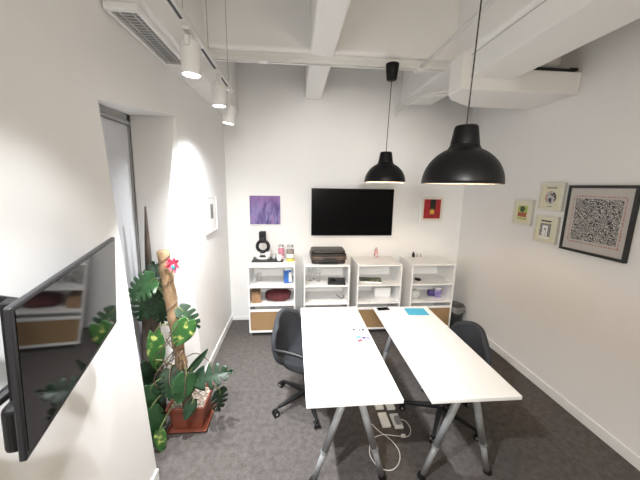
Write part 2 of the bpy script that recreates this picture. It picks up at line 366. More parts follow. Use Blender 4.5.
# ------------------------------------------------------------------ track lights
t = thing('light_track', 'white light track hung along the left side below the ceiling', 'light track', (-0.545, 0.6, 2.80))
MB().box(-.018, .018, -2.19, 2.14, 0.0, .034).build('rail', M['spotw'], t, bevel=.002)
for a, b_ in ((-.6, 1.02), (1.34, 1.66), (1.76, 2.10)):
    MB().box(-.007, .007, a, b_, -.003, 0.002).build('black_slot', M['blackp'], t)
for y in (1.05, 1.48, 2.05):
    MB().tube([(0, y, .03), (-.0, y, .95)], .0022, 6).build('hanging_wire', M['wire'], t)
def track_spot(y, z, label, tilt, hang=.05, r=.05, h=.155):
    o = thing('track_spotlight', label, 'spotlight', (-0.545, y, 2.80), 0, 'spotlights on the left light track')
    MB().box(-.016, .016, -.07, .045, -.022, -.001).build('adapter', M['spotw'], o, bevel=.003)
    MB().tube([(0, 0, -.02), (0, 0, -.02-hang)], .011, 10).build('stem', M['spotw'], o)
    mtx = T(0, 0, -.02-hang+.012) @ RY(tilt)
    MB().lathe([(r*.93, 0), (r, -.006), (r, -h), (r*.9, -h), (r*.86, -h+.012)], n=32, cap0=True, cap1=True).xf(mtx).build('housing', M['spotw'], o, smooth=False)
    MB().lathe([(r*.84, -h+.009), (r*.84, -h+.006)], n=28).xf(mtx).build('lens', M['lit'], o)
    MB().box(-.012, .012, -r-.012, -r+.002, -.03, .015).xf(mtx).build('hinge', M['spotw'], o, bevel=.003)
    return o
track_spot(1.74, 2.8, 'lit white spotlight beside the air vent, nearest on the track', .04, .05)
track_spot(2.30, 2.8, 'square-on white spotlight in the middle of the track', .0, .085, .05, .135)
track_spot(2.66, 2.8, 'tilted white spotlight at the far end of the track', .13, .13, .05, .14)

# ------------------------------------------------------------------ pendants
def pendant(x, y, zr, ztop, label, canopy_z=None, r=.19, lean=0):
    o = thing('pendant_lamp', label, 'pendant lamp', (x, y, zr), 0, 'black dome pendants')
    prof = [(r, 0)]
    for k in range(1, 13):
        a = k/12 * math.radians(66); prof.append((r*math.cos(a), .168*math.sin(a)/math.sin(math.radians(66))))
    sh = MB().lathe(prof + [(.068, .185), (.0665, .19)], n=56, cap0=False, cap1=False)
    s = sh.build('lamp_shade', M['blackm'], o, smooth=True, solid=.003)
    ri = MB().lathe([(r+.001, .001), (r+.0035, .003), (r+.001, .005)], n=56, cap0=False, cap1=False); ri.build('shade_rim', M['bezel'], o, smooth=True)
    MB().lathe([(r*math.cos(k/12*1.15)*.975, .163*math.sin(k/12*1.15)/math.sin(1.15)+.001) for k in range(12)], n=48, cap0=False, cap1=False).build('shade_lining', M['shadein'], o, smooth=True)
    MB().lathe([(.0705, .170), (.070, .178), (.055, .272), (.050, .280), (.02, .283)], n=40, cap0=False).build('cap', M['blackm'], o, smooth=True)
    MB().tube([(0, 0, .28), (lean, 0, ztop-zr)], .0035, 8).build('cord', M['blackcord'], o)
    MB().lathe([(.012, .19), (.020, .172), (.033, .150), (.031, .128), (.018, .112), (.004, .107)], n=20).build('bulb', M['bulb'], o, smooth=True)
    cz = ztop-zr
    MB().lathe([(.035, cz-.0), (.045, cz+.006), (.060, cz+.13), (.058, cz+.137)], c=(lean, 0, 0), n=28).build('ceiling_cup', M['blackm'], o, smooth=True)
    return o
pendant(.842, 1.43, 2.034, 3.61, 'larger looking black dome pendant lamp hanging nearest to the viewer', lean=.02)
pendant(.858, 2.76, 2.055, 2.955, 'smaller looking black dome pendant hung from the conduit near the back', lean=.015, r=.19)

# ------------------------------------------------------------------ wall screen (back)
tv = thing('television', 'large black flat television mounted on the back wall', 'television', (0.832, YB, 1.303))
MB().box(-.25, .25, -.03, -.001, .15, .55).build('wall_bracket', M['blackp'], tv)
MB().box(-.596, .596, -.062, -.028, 0, .676).build('housing', M['blackp'], tv, bevel=.004)
MB().box(-.588, .588, -.0645, -.061, .012, .668).build('screen', M['screen'], tv)

# wall screen on the left, on an arm
az, ro, ti = -.252, .055, .096       # swivel, sideways lean and downward tilt of the arm mount
u0 = Vector((math.sin(az), math.cos(az), 0)); nn0 = Vector((math.cos(az), -math.sin(az), 0)); k0 = Vector((0, 0, 1))
nrm = math.cos(ti)*nn0 - math.sin(ti)*k0; k2 = math.sin(ti)*nn0 + math.cos(ti)*k0
ux = math.cos(ro)*u0 + math.sin(ro)*k2; uz = -math.sin(ro)*u0 + math.cos(ro)*k2
mt = Matrix(((ux.x, nrm.x, uz.x, 0), (ux.y, nrm.y, uz.y, 0), (ux.z, nrm.z, uz.z, 0), (0, 0, 0, 1)))
ctr = Vector((-.758, 1.037, 1.536)); L = .73
stv = thing('monitor', 'black glossy monitor on a swivel arm on the left wall', 'monitor', ctr)
hw, hh = L/2, .215
MB().box(-hw, hw, -.017, 0, -hh, hh).xf(mt).build('housing', M['bezel'], stv, bevel=.004)
MB().box(-hw+.010, hw-.010, -.001, .0015, -hh+.022, hh-.010).xf(mt).build('screen', M['screen2'], stv)
MB().box(-hw+.014, -hw+.30, -.055, -.016, -hh+.012, -hh+.15).xf(mt).build('back_housing', M['blackp'], stv, bevel=.015, seg=3)
MB().box(-hw+.05, -hw+.085, -.05, -.016, -.10, .205).xf(mt).build('mount_rail', M['blackp'], stv, bevel=.003)
MB().box(-.12, .12, -.045, -.016, -.1, .1).xf(mt).build('mount_plate', M['blackp'], stv)
iw = Vector(ctr)
wallp = Vector((XL+.012, .62, 1.56))
am = MB(); am.box(XL-iw.x, XL+.02-iw.x, .50-iw.y, .76-iw.y, 1.36-iw.z, 1.74-iw.z)
am.build('wall_plate', M['blackp'], stv, bevel=.004)
for dz in (.15, -.17):
    MB().tube([wallp - iw + Vector((0, .02, dz)), Vector((-.86, .80, 1.56+dz)) - iw, (ctr - iw) + nrm*-.05 + Vector((0, -.10, dz*.6))], .018, 10).build('arm', M['blackp'], stv, smooth=True)
MB().tube(smoothpath([Vector((XL+.03, .60, 1.47)) - iw, Vector((-.86, .60, 1.40)) - iw, Vector((-.80, .68, 1.43)) - iw, Vector((-.77, .80, 1.46)) - iw]), .007, 8).build('lead', M['blackcord'], stv, smooth=True)

# ------------------------------------------------------------------ pictures
def frame_rect(mb, w, h, b, d, y0=0):
    mb.box(-w/2, w/2, -d, y0, h-b, h); mb.box(-w/2, w/2, -d, y0, 0, b); mb.box(-w/2, -w/2+b, -d, y0, b, h-b); mb.box(w/2-b, w/2, -d, y0, b, h-b)
    return mb
def picture(loc, rz, w, h, b, d, fm, label, art):
    o = thing('framed_picture', label, 'picture', loc, rz)
    frame_rect(MB(), w, h, b, d).build('frame', fm, o, bevel=.003)
    art(o, w, h, b, d); return o
def pl(o, name, m, x0, x1, z0, z1, y): MB().box(x0, x1, y, y+.002, z0, z1).build(name, m, o)
def art_lav(o, w, h, b, d):
    pl(o, 'painting', M['lav'], -w/2+b, w/2-b, b, h-b, -d+.004)
picture((-.417, YB-.001, 1.448), 0, .45, .428, .012, .026, M['whiteframe'], 'purple lavender-field painting at the left of the back wall', art_lav)
def art_red(o, w, h, b, d):
    pl(o, 'mount', M['mint'], -w/2+b, w/2-b, b, h-b, -d+.008)
    pl(o, 'red_field', M['crimson'], -.128, .128, .068, h-.068, -d+.006)
    pl(o, 'black_bar', M['blackpaint'], -.035, .05, .20, h-.068, -d+.0045)
    pl(o, 'yellow_square', M['gold'], -.032, .03, .135, .20, -d+.003)
    pl(o, 'yellow_square', M['gold'], -.006, .0, .20, .225, -d+.0035)
picture((2.035, YB-.001, 1.487), 0, .385, .42, .03, .03, M['whiteframe'], 'white framed red painting with black bar right of the television', art_red)
def art_big(o, w, h, b, d):
    pl(o, 'paper', M['mattegrey'], -w/2+b, w/2-b, b, h-b, -d+.010)
    pl(o, 'squiggle_print', M['doodle'], -.19, .19, .112, h-.112, -d+.008)
    mk = MB(); random.seed(3)
    for z in (.092, h-.092):
        x = -.20
        while x < .20:
            l = random.uniform(.006, .022); mk.box(x, x+l, -d+.0075, -d+.009, z-.006, z+random.uniform(0, .006)); x += l + random.uniform(.003, .01)
    for x in (-.210, .210):
        z = .10
        while z < h-.10:
            l = random.uniform(.006, .022); mk.box(x-.006, x+random.uniform(0, .006), -d+.0075, -d+.009, z, z+l); z += l + random.uniform(.003, .01)
    mk.build('border_marks', M['redmark'], o)
picture((XR-.001, 2.190, 1.466), -PI/2, .555, .585, .024, .03, M['blackframe'], 'large black framed print of dense black squiggles on the right wall', art_big)
def art_a(o, w, h, b, d):
    pl(o, 'print', M['cream'], -w/2+b, w/2-b, b, h-b, -d+.008)
    pl(o, 'green_block', M['green'], -.065, .065, .13, h-.065, -d+.006)
    pl(o, 'brown_block', M['redbrown'], -.06, .06, .088, .135, -d+.005)
    pl(o, 'title_strip', M['green'], -.065, .065, .06, .08, -d+.006)
    m = MB().lathe([(.038, 0), (.038, .002)], n=5); m.xf(T(0, -d+.0055, .172) @ RX(PI/2)); m.build('green_motif', M['leaf'], o)
picture((XR-.001, 2.972, 1.622), -PI/2, .265, .272, .02, .03, M['mint'], 'small cream framed green picture, left of the three small ones', art_a)
def art_b(o, w, h, b, d):
    pl(o, 'print', M['cream'], -w/2+b, w/2-b, b, h-b, -d+.008)
    m = MB().lathe([(.060, 0), (.060, .002)], n=28); m.xf(T(0, -d+.007, .130) @ RX(PI/2)); m.build('round_motif', M['motif'], o)
    pl(o, 'title_strip', M['greypr'], -.055, .055, h-.058, h-.046, -d+.006)
    pl(o, 'caption_strip', M['greypr'], -.03, .03, .04, .046, -d+.006)
picture((XR-.001, 2.645, 1.803), -PI/2, .272, .275, .022, .03, M['mint'], 'small cream framed round motif picture, topmost of the three small ones', art_b)
def art_c(o, w, h, b, d):
    pl(o, 'print', M['cream'], -w/2+b, w/2-b, b, h-b, -d+.008)
    pl(o, 'grey_block', M['greypr'], -.062, .062, .07, h-.075, -d+.006)
    pl(o, 'title_strip', M['blackpaint'], -.058, .058, h-.058, h-.044, -d+.006)
    m = MB()
    m.box(-.03, -.012, -d+.0045, -d+.0065, .07, .15); m.box(.012, .03, -d+.0045, -d+.0065, .07, .15); m.box(-.03, .03, -d+.0045, -d+.0065, .15, .175); m.box(-.008, .006, -d+.0045, -d+.0065, .07, .13)
    m.build('white_arch', M['paper'], o)
    pl(o, 'caption_strip', M['paper'], -.06, .06, .045, .06, -d+.006)
picture((XR-.001, 2.652, 1.482), -PI/2, .262, .270, .02, .03, M['mint'], 'small cream framed grey picture with white arch, lowest of the three', art_c)
def art_left(o, w, h, b, d):
    pl(o, 'mount', M['paper'], -w/2+b, w/2-b, b, h-b, -d+.008)
    pl(o, 'grey_print', M['greypr'], -.05, .05, .15, .31, -d+.006)
picture((XL+.001, 3.33, 1.485), PI/2, .40, .395, .016, .028, M['whiteframe'], 'white framed picture with small grey print on the left wall', art_left)

# ------------------------------------------------------------------ shelf units
CW, CD, CH = .612, .489, .985
def shelf_unit(x, label):
    o = thing('shelf_unit', label, 'shelf unit', (x, 3.64, 0), 0, 'white shelf units along the back wall')
    th = .018
    MB().box(0, CW, 0, CD, CH-.02, CH).build('top', M['white'], o, bevel=.002)
    for a in (0, CW-th): MB().box(a, a+th, .0, CD, .06, CH-.02).build('side_panel', M['white'], o, bevel=.0015)
    MB().box(th, CW-th, CD-.012, CD-.002, .07, CH-.02).build('back_panel', M['white'], o)
    for z in (.685, .432): MB().box(th, CW-th, .004, CD-.012, z, z+.022).build('shelf', M['white'], o, bevel=.0015)
    MB().box(th, CW-th, .0, .02, .355, .385).build('front_rail', M['white'], o, bevel=.0015)
    MB().box(th, CW-th, .0, CD-.012, .06, .085).build('bottom', M['white'], o, bevel=.0015)
    dr = MB().box(th+.004, CW-th-.004, .006, .024, .088, .352).build('oak_door', M['oak'], o, bevel=.001)
    for sx in (.012, CW-.034):
        for sy in (.004, CD-.03): MB().box(sx, sx+.022, sy, sy+.022, 0, .06).build('foot', M['chrome'], o)
    return o
SX = (-.608, .118, .835, 1.584)
shelf_unit(SX[0], 'white shelf unit on the far left holding the coffee machine')
shelf_unit(SX[1], 'white shelf unit with the dark printer on top')
shelf_unit(SX[2], 'white shelf unit below the right end of the television, third from left')
shelf_unit(SX[3], 'white shelf unit at the right end by the waste bin')
zt = CH
# --- on the first unit
tag(MB().box(-.585, -.16, 3.83, 4.09, zt, zt+.012).build('serving_tray', M['blackp'], bevel=.004), 'flat black tray under the coffee machine on the left unit', 'tray')
cm = thing('coffee_machine', 'black ring shaped coffee machine with white base on the tray', 'coffee machine', (-.445, 4.0, zt+.012))
MB().prism([(.10*math.cos(a)*(1.0), .075*math.sin(a)) for a in [k*2*PI/28 for k in range(28)]], 0, .028).build('base', M['ceramic'], cm, bevel=.006)
for sx in (-.072, .072): MB().lathe([(.036, .0), (.040, .01), (.040, .062), (.034, .07)], c=(sx, -.028, .028), n=20).build('white_foot', M['ceramic'], cm, smooth=False, bevel=.004)
MB().tube([(.078*math.cos(a), .01, .172 + .078*math.sin(a)) for a in [k*2*PI/40 for k in range(40)]], .023, 14, closed=True).build('ring_body', M['blackp'], cm, smooth=True)
MB().box(-.047, .047, -.045, .06, .225, .385).build('brew_head', M['blackp'], cm, bevel=.018, seg=3)
MB().box(-.02, .02, -.06, -.044, .262, .30).build('spout', M['bezel'], cm, bevel=.004)
MB().box(-.014, .014, -.03, .03, .345, .39).build('lever', M['bezel'], cm, bevel=.004)
MB().box(-.045, .045, -.065, .01, .028, .045).build('drip_tray', M['blackp'], cm, bevel=.004)
def jar(x, y, z, r, h, fill, lid, label, fh=.6):
    o = thing('storage_jar', label, 'jar', (x, y, z))
    MB().lathe([(r*.9, 0), (r, .006), (r, h*.82), (r*.8, h*.88)], n=24, cap1=False).build('glass_body', M['glass'], o, smooth=True)
    MB().lathe([(r*.86, .006), (r*.93, .012), (r*.93, h*fh), (r*.5, h*fh+.008)], n=24).build('contents', fill, o, smooth=True)
    MB().lathe([(r*.82, h*.86), (r*.86, h*.88), (r*.86, h*.97), (r*.3, h)], n=24).build('lid', lid, o, smooth=False)
    return o
jar(-.19, 4.02, zt+.012 if False else zt, .045, .21, M['pinkfill'], M['chrome'], 'glass jar of pink sweets beside the coffee machine', .70)
j = jar(-.062, 3.90, zt, .052, .235, M['brownfill'], M['chrome'], 'tall glass jar with white label and yellow base at unit corner', .68)
MB().lathe([(.0535, .05), (.0535, .105)], n=28, cap0=False, cap1=False).build('white_label', M['paper'], j, smooth=True)
MB().lathe([(.0535, .0), (.0545, .004), (.0545, .035), (.0535, .04)], n=28).build('yellow_base', M['yellow'], j)
def cup(x, y, z, r, h, m, label, cat='cup', name='cup'):
    o = thing(name, label, cat, (x, y, z))
    MB().lathe([(r*.7, 0), (r*.95, h*.4), (r, h), (r*.9, h), (r*.62, .006)], n=24, cap1=True).build('cup_body', m, o, smooth=False)
    MB().tube([(r*.9, 0, h*.75), (r*1.45, 0, h*.7), (r*1.45, 0, h*.35), (r*.85, 0, h*.3)], .005, 8).build('handle', m, o, smooth=True)
    return o
cup(-.213, 3.875, zt+.012, .038, .075, M['ceramic'], 'white cup on the right end of the black tray')
cup(-.285, 3.90, zt+.012, .030, .085, M['chrome'], 'small silver cup between coffee machine and white cup')
ct = thing('drink_carton', 'blue and white carton on upper shelf of the left unit', 'carton', (-.10, 3.80, .707), .2)
MB().box(-.05, .05, -.035, .035, 0, .18).build('carton_body', M['navy'], ct, bevel=.004)
MB().box(-.05, .05, -.035, .035, .18, .21).build('cap_fold', M['ceramic'], ct, bevel=.008)
MB().box(.012, .048, -.037, -.034, .02, .15).build('white_panel', M['paper'], ct)
for gx, gy, lab in ((-.545, 3.80, 'drinking glass at the left end of the upper shelf'), (-.49, 3.90, 'drinking glass behind another on the left upper shelf')):
    tag(MB().lathe([(.026, 0), (.032, .11), (.029, .11), (.023, .006)], n=20).build('drinking_glass', M['glass'], smooth=True), lab, 'glass', 'drinking glasses in the left unit').location = (gx, gy, .707)
bx = thing('card_box', 'open brown card box at the left of the lower shelf', 'box', (-.53, 3.80, .454), .15)
ob = MB(); ob.box(-.06, .06, -.10, .10, 0, .005); ob.box(-.06, .06, -.10, -.095, .005, .12); ob.box(-.06, .06, .095, .10, .005, .14); ob.box(-.06, -.055, -.095, .095, .005, .14); ob.box(.055, .06, -.095, .095, .005, .14)
ob.build('box_body', M['kraft'], bx)
MB().box(-.056, .056, -.09, .09, .08, .15).build('paper_packet', M['coir'], bx, bevel=.015)
def blobby(w, d, h, seed, n=14):
    random.seed(seed); ph = [random.uniform(0, 6) for _ in range(6)]
    mb = MB()
    def f(u, v):
        a = 2*PI*u; b = PI*(v-.5)
        c = math.copysign(abs(math.cos(b))**.5, math.cos(b)); s = math.copysign(abs(math.sin(b))**.7, math.sin(b))
        ca = math.copysign(abs(math.cos(a))**.6, math.cos(a)); sa = math.copysign(abs(math.sin(a))**.6, math.sin(a))
        k = 1 + .07*math.sin(3*a+ph[0]) + .05*math.sin(5*a+4*b+ph[1])
        return (w/2*c*ca*k, d/2*c*sa*k, h/2 + h/2*s*(1+.06*math.sin(4*a+ph[2])))
    mb.grid(f, 28, n); bmesh.ops.remove_doubles(mb.bm, verts=mb.bm.verts, dist=1e-5)
    return mb
bag = thing('cloth_pouch', 'dark maroon cloth pouch lying on the lower left shelf', 'pouch', (-.225, 3.82, .454), .05)
blobby(.34, .2, .135, 2).build('pouch_body', M['maroon'], bag, smooth=True)
MB().tube([(-.14, -.09, .10), (0, -.10, .115), (.14, -.09, .10)], .008, 8).build('drawstring', M['maroon'], bag, smooth=True)
# --- printer
pr = thing('printer', 'dark brown rounded printer on top of the second unit', 'printer', (.452, 3.87, zt), 0)
def rrect(w, d, r, n=6, cx=0, cy=0):
    P = []
    for sx, sy, a0 in ((1, 1, 0), (-1, 1, 90), (-1, -1, 180), (1, -1, 270)):
        for k in range(n+1):
            a = math.radians(a0 + 90*k/n); P.append((cx + sx*(w/2-r) + r*math.cos(a), cy + sy*(d/2-r) + r*math.sin(a)))
    return P
MB().prism(rrect(.46, .33, .05), 0.0, .055).build('lower_tray', M['printer'], pr, bevel=.012, seg=3)
MB().prism(rrect(.49, .35, .055), .055, .105).build('front_band', M['printerb'], pr, bevel=.010, seg=3)
MB().prism(rrect(.48, .34, .055), .105, .135).build('body', M['printer'], pr, bevel=.006, seg=2)
MB().prism(rrect(.46, .31, .05, cy=.01), .135, .175).build('scanner_lid', M['printer'], pr, bevel=.014, seg=3)
MB().box(-.08, .09, -.178, -.17, .066, .092).build('control_panel', M['bezel'], pr, bevel=.003)
MB().box(-.13, .13, -.20, -.12, .022, .034).build('paper_tray', M['blackp'], pr, bevel=.003)
fo = thing('document_folder', 'black folder lying on the upper shelf below the printer', 'folder', (.575, 3.80, .707), -.12)
MB().box(-.12, .12, -.14, .14, 0, .018).build('cover', M['folder'], fo, bevel=.003)
MB().lathe([(.05, .018), (.05, .0195), (.043, .0195), (.043, .018)], c=(-.04, .01, 0), n=24).build('ring_emblem', M['bezel'], fo)
gi = 0
for gx, gy, lab in ((.21, 3.86, 'wine glass nearest the left side under the printer'), (.275, 3.93, 'wine glass at the back under the printer'), (.325, 3.83, 'wine glass beside the black folder')):
    o = thing('wine_glass', lab, 'glass', (gx, gy, .707), 0, 'wine glasses in the second unit')
    MB().lathe([(.028, 0), (.028, .003), (.004, .008), (.004, .07), (.022, .085), (.033, .12), (.028, .165), (.026, .165), (.030, .12), (.018, .09), (.002, .078)], n=20).build('glass_bowl', M['glass'], o, smooth=True)
bc = tag(MB().tube(smoothpath([(.60, 3.95, .458), (.63, 3.86, .459), (.66, 3.80, .459), (.69, 3.84, .459), (.70, 3.92, .459)]), .004, 8).build('power_lead', M['blackcord'], smooth=True), 'thin black lead on the lower shelf of the printer unit', 'cable')
# --- third unit
bt = thing('small_bottle', 'small red and white bottle standing on the third unit', 'bottle', (1.20, 4.07, zt))
MB().lathe([(.027, 0), (.029, .004), (.029, .095), (.018, .112), (.014, .118)], n=20).build('bottle_body', M['redwhite'], bt, smooth=True)
MB().lathe([(.016, .116), (.016, .142), (.012, .146)], n=16).build('bottle_cap', M['chrome'], bt)
mg = thing('magazine', 'dark green magazine lying on upper shelf of third unit', 'magazine', (1.06, 3.83, .707), -.18)
MB().box(-.15, .15, -.09, .09, 0, .014).build('pages', M['paper'], mg)
MB().box(-.152, .152, -.092, .092, .014, .018).build('cover', M['greenmag'], mg)
wb = thing('white_box', 'white cardboard box on the lower shelf of third unit', 'box', (1.255, 3.90, .454), 0)
MB().box(-.115, .115, -.06, .06, 0, .12).build('box_body', M['paper'], wb, bevel=.003)
MB().box(-.117, .117, -.062, .062, .10, .135).build('lid', M['whiteframe'], wb, bevel=.003)
# --- fourth unit
ic = thing('ink_bottle', 'tiny black capped bottle on top of right end unit', 'bottle', (1.765, 4.06, zt))
MB().lathe([(.018, 0), (.02, .003), (.02, .05), (.012, .058)], n=16).build('bottle_body', M['blackp'], ic); MB().lathe([(.012, .057), (.012, .075), (.009, .078)], n=14).build('bottle_cap', M['bezel'], ic)
for gx, lab in ((1.825, 'tiny clear glass beside the black bottle on the end unit'), (1.875, 'tiny clear glass at right on top of the end unit')):
    tag(MB().lathe([(.014, 0), (.018, .055), (.016, .055), (.012, .005)], n=18).build('shot_glass', M['glass'], smooth=True), lab, 'glass', 'tiny glasses on the end unit').location = (gx, 4.06, zt)
ms = thing('computer_mouse', 'small black mouse on upper shelf of the right end unit', 'mouse', (1.745, 3.80, .707), .5)
blobby(.055, .09, .034, 9).build('mouse_body', M['blackp'], ms, smooth=True)
MB().box(-.004, .004, -.03, -.012, .028, .036).build('scroll_wheel', M['bezel'], ms, bevel=.002)
tag(blobby(.15, .14, .12, 21).build('plastic_bag', M['plasticbag'], smooth=True), 'crumpled clear plastic bag on lower shelf of end unit', 'bag').location = (1.70, 3.79, .454)
pc = thing('wipes_tub', 'purple and white tub on the lower shelf of end unit', 'tub', (2.07, 3.82, .454))
MB().lathe([(.05, 0), (.053, .004), (.053, .115), (.048, .12)], n=28).build('tub_body', M['purplecan'], pc, smooth=False)
MB().lathe([(.05, .118), (.05, .135), (.04, .14)], n=28).build('lid', M['ceramic'], pc)
tag(blobby(.09, .08, .09, 33).build('soft_packet', M['lavdark'], smooth=True), 'dark violet soft packet left of the purple tub', 'packet').location = (1.975, 3.85, .454)

# waste bin
bn = thing('waste_bin', 'dark wire waste bin with grey liner in the right corner', 'bin', (2.355, 3.83, 0))
prof = [(.105 + .03*k/8, .30*k/8) for k in range(9)]
MB().lathe([(.105, 0), (.105, .004)], n=32).build('bin_base', M['binmesh'], bn)
MB().lathe(prof, n=36, cap0=False, cap1=False).build('mesh_side', M['binmesh'], bn, smooth=True, solid=.003)
MB().tube([(.137*math.cos(k*2*PI/36), .137*math.sin(k*2*PI/36), .30) for k in range(36)], .006, 8, closed=True).build('rim', M['wheel'], bn, smooth=True)
random.seed(5)
lin = MB()
def lf(u, v):
    a = 2*PI*u
    if v < .55: r = .09 + .035*v/.55; z = .02 + .31*v/.55
    else: k = (v-.55)/.45; r = .125 + .026*k; z = .33 - .09*k + .015*math.sin(5*a+1)*k
    r *= 1 + .03*math.sin(7*a+3*v)
    return (r*math.cos(a), r*math.sin(a), z)
lin.grid(lf, 36, 12).build('bin_liner', M['binbag'], bn, smooth=True)

# ------------------------------------------------------------------ tables
def leg_pair(o, sx, sy, xt, xb, yt, yb):
    top = Vector((xt, yt, .702)); foot = Vector((xb, yb, .0))
    dv = (foot-top)
    l = MB().tube([top, top + dv*.62], .0235, 20).build('leg', M['steel'], o, smooth=False)
    for p in l.data.polygons: p.use_smooth = len(p.vertices) == 4
    k = MB().tube([top + dv*.60, top + dv*.965], .0195, 18).build('lower_tube', M['steel'], l)
    for p in k.data.polygons: p.use_smooth = len(p.vertices) == 4
    MB().tube([top + dv*.61, top + dv*.635], .0255, 20).build('collar', M['steel'], l, smooth=False)
    MB().lathe([(.026, 0), (.029, .004), (.027, .022), (.021, .034)], c=(foot.x, foot.y, 0), n=20).build('foot_pad', M['blackp'], l)
def table(cx, cy, rz, label, w=.600, l=1.394):
    o = thing('trestle_table', label, 'table', (cx, cy, 0), rz, 'white trestle tables')
    MB().box(-w/2, w/2, -l/2, l/2, .704, .73).build('tabletop', M['table'], o, bevel=.003)
    for sy in (-1, 1):
        ye = sy*(l/2-.10); yb = sy*(l/2-.135)
        MB().box(-.10, .10, ye-.03, ye+.03, .694, .704).build('mount_plate', M['steel'], o)
        for sx in (-1, 1): leg_pair(o, sx, sy, sx*.045, sx*.245, ye, yb)
    return o
table(.3635, 2.204, .004, 'white trestle table on the left beside the armchair')
table(1.1375, 2.181, -.006, 'white trestle table on the right with teal paper on it', .590, 1.385)
def paper(x, y, w, d, rz, m, label, name, cat, h=.0012, marks=None):
    o = thing(name, label, cat, (x, y, .7305), rz)
    MB().box(-w/2, w/2, -d/2, d/2, 0, h).build('sheet', m, o)
    if marks:
        for nm, mm, bs in marks:
            q = MB()
            for a in bs: q.box(a[0], a[1], a[2], a[3], h, h+.0006)
            q.build(nm, mm, o)
    return o
paper(1.268, 2.735, .215, .165, -.06, M['bluep'], 'teal blue paper sheet at the far end of the right table', 'paper_sheet', 'paper', .002)
ph = thing('mobile_phone', 'black phone at the far left corner of the right table', 'phone', (.935, 2.815, .7305), .06)
MB().box(-.065, .065, -.031, .031, 0, .009).build('phone_body', M['blackp'], ph, bevel=.003); MB().box(-.062, .062, -.028, .028, .0088, .0095).build('phone_screen', M['screen2'], ph)
paper(.575, 2.39, .115, .085, -.1, M['paper'], 'white card with dark print, farthest on left table', 'printed_card', 'card', marks=[('dark_print', M['blackpaint'], [(-.05, -.03, -.022, .022), (-.02, -.010, -.015, .02), (.0, .018, -.022, .012), (.03, .052, -.022, .022)])])
paper(.580, 2.235, .13, .12, .1, M['paper'], 'white card with colourful print in middle of left table edge', 'printed_card', 'card', marks=[('green_print', M['teal'], [(-.055, -.008, .012, .046)]), ('dark_print', M['lavdark'], [(-.004, .032, -.010, .032), (.036, .058, -.016, .018)]), ('red_print', M['pink'], [(-.058, -.012, -.048, -.006)])])
paper(.592, 2.115, .10, .09, .05, M['paper'], 'white card with thin orange line, nearest on left table', 'printed_card', 'card', marks=[('orange_line', M['redmark'], [(-.03, .025, -.005, .0)])])

# ------------------------------------------------------------------ chairs (front is +x)
def office_chair():
    o = thing('office_chair', '', 'chair', (0, 0, 0), 0, 'dark grey conference chairs')
    # base
    hub = MB().lathe([(.034, .075), (.040, .085), (.040, .125), (.030, .14)], n=20).build('base_hub', M['blackp'], o)
    MB().tube([(0, 0, .12), (0, 0, .26)], .026, 16).build('gas_sleeve', M['blackp'], o)
    MB().tube([(0, 0, .25), (0, 0, .40)], .015, 14).build('gas_column', M['chrome'], o)
    MB().box(-.10, .11, -.06, .06, .392, .412).build('tilt_plate', M['blackp'], o, bevel=.006)
    for k in range(5):
        a = 2*PI*k/5 + math.radians(20); R = RZ(a)
        l = MB().hexa([(.025, -.024, .085), (.30, -.014, .066), (.30, .014, .066), (.025, .024, .085), (.025, -.024, .125), (.30, -.011, .088), (.30, .011, .088), (.025, .024, .125)]).xf(R).build('base_leg', M['blackp'], o, bevel=.006)
        cs = MB()
        for s in (-1, 1): cs.lathe([(.018, -.011), (.029, -.009), (.029, .009), (.018, .011)], n=20).xf(Matrix()) if False else None
        for s in (-1, 1):
            q = MB().lathe([(.018, -.010), (.029, -.008), (.029, .008), (.018, .010)], n=20)
            q.xf(R @ T(.325, s*.0155, .0295) @ RX(PI/2))
            me = bpy.data.meshes.new('x'); q.bm.to_mesh(me); q.bm.free(); cs.bm.from_mesh(me); bpy.data.meshes.remove(me)
        cs.build('caster', M['blackp'], l)
        MB().tube([R @ Vector((.325, -.0285, .0295)), R @ Vector((.325, .0285, .0295))], .011, 14).build('caster_hub', M['wheel'], l)
        MB().tube([R @ Vector((.295, 0, .076)), R @ Vector((.322, 0, .058)), R @ Vector((.325, 0, .034))], .011, 10).build('caster_fork', M['blackp'], l, smooth=True)
    # seat
    def seat(u, v):
        a = 2*PI*u; r = v
        e = 2.6
        ca, sa = math.cos(a), math.sin(a)
        k = (abs(ca)**e + abs(sa)**e) ** (-1/e)
        x, y = .235*k*ca*r, .235*k*sa*r
        return (x+.02, y, .452 + .016*(y/.235)**2 + .015*(x/.235)**2*(1 if x < 0 else -1.0))
    s = MB().grid(seat, 36, 8); bmesh.ops.remove_doubles(s.bm, verts=s.bm.verts, dist=1e-5)
    s.build('seat', M['seatfab'], o, smooth=True, solid=.055, offs=0, sub=1)
    # back shell
    def back(u, v):
        y = (u-.5)*2; z = v
        # rounded outline
        hwid = .282 * (1 - abs(2*z-1.0)**3.4*.40)
        t = abs(y)
        zz = .43 + .445*z
        zz = zz - (.085*t**2.6 if z > .5 else 0)*(z-.5)*2 + (.03*t**2*(1-z*2) if z < .5 else 0)
        x = -.205 - .055*z - .05*math.sin(z*PI)*.5 + .075*t*t
        return (x, y*hwid, zz)
    MB().grid(back, 18, 16).build('backrest', M['fabric'], o, smooth=True, solid=.042, offs=0, sub=1)
    MB().tube(smoothpath([(-.08, 0, .415), (-.20, 0, .40), (-.262, 0, .46), (-.285, 0, .58)]), .02, 10).build('back_support', M['blackp'], o, smooth=True)
    for sy in (-1, 1):
        MB().tube(smoothpath([(-.215, sy*.20, .60), (-.20, sy*.262, .632), (-.10, sy*.268, .640), (.06, sy*.266, .632), (.135, sy*.262, .60), (.145, sy*.255, .53), (.12, sy*.225, .435), (.08, sy*.15, .415)]), .0155, 10).build('armrest', M['blackp'], o, smooth=True)
    return o
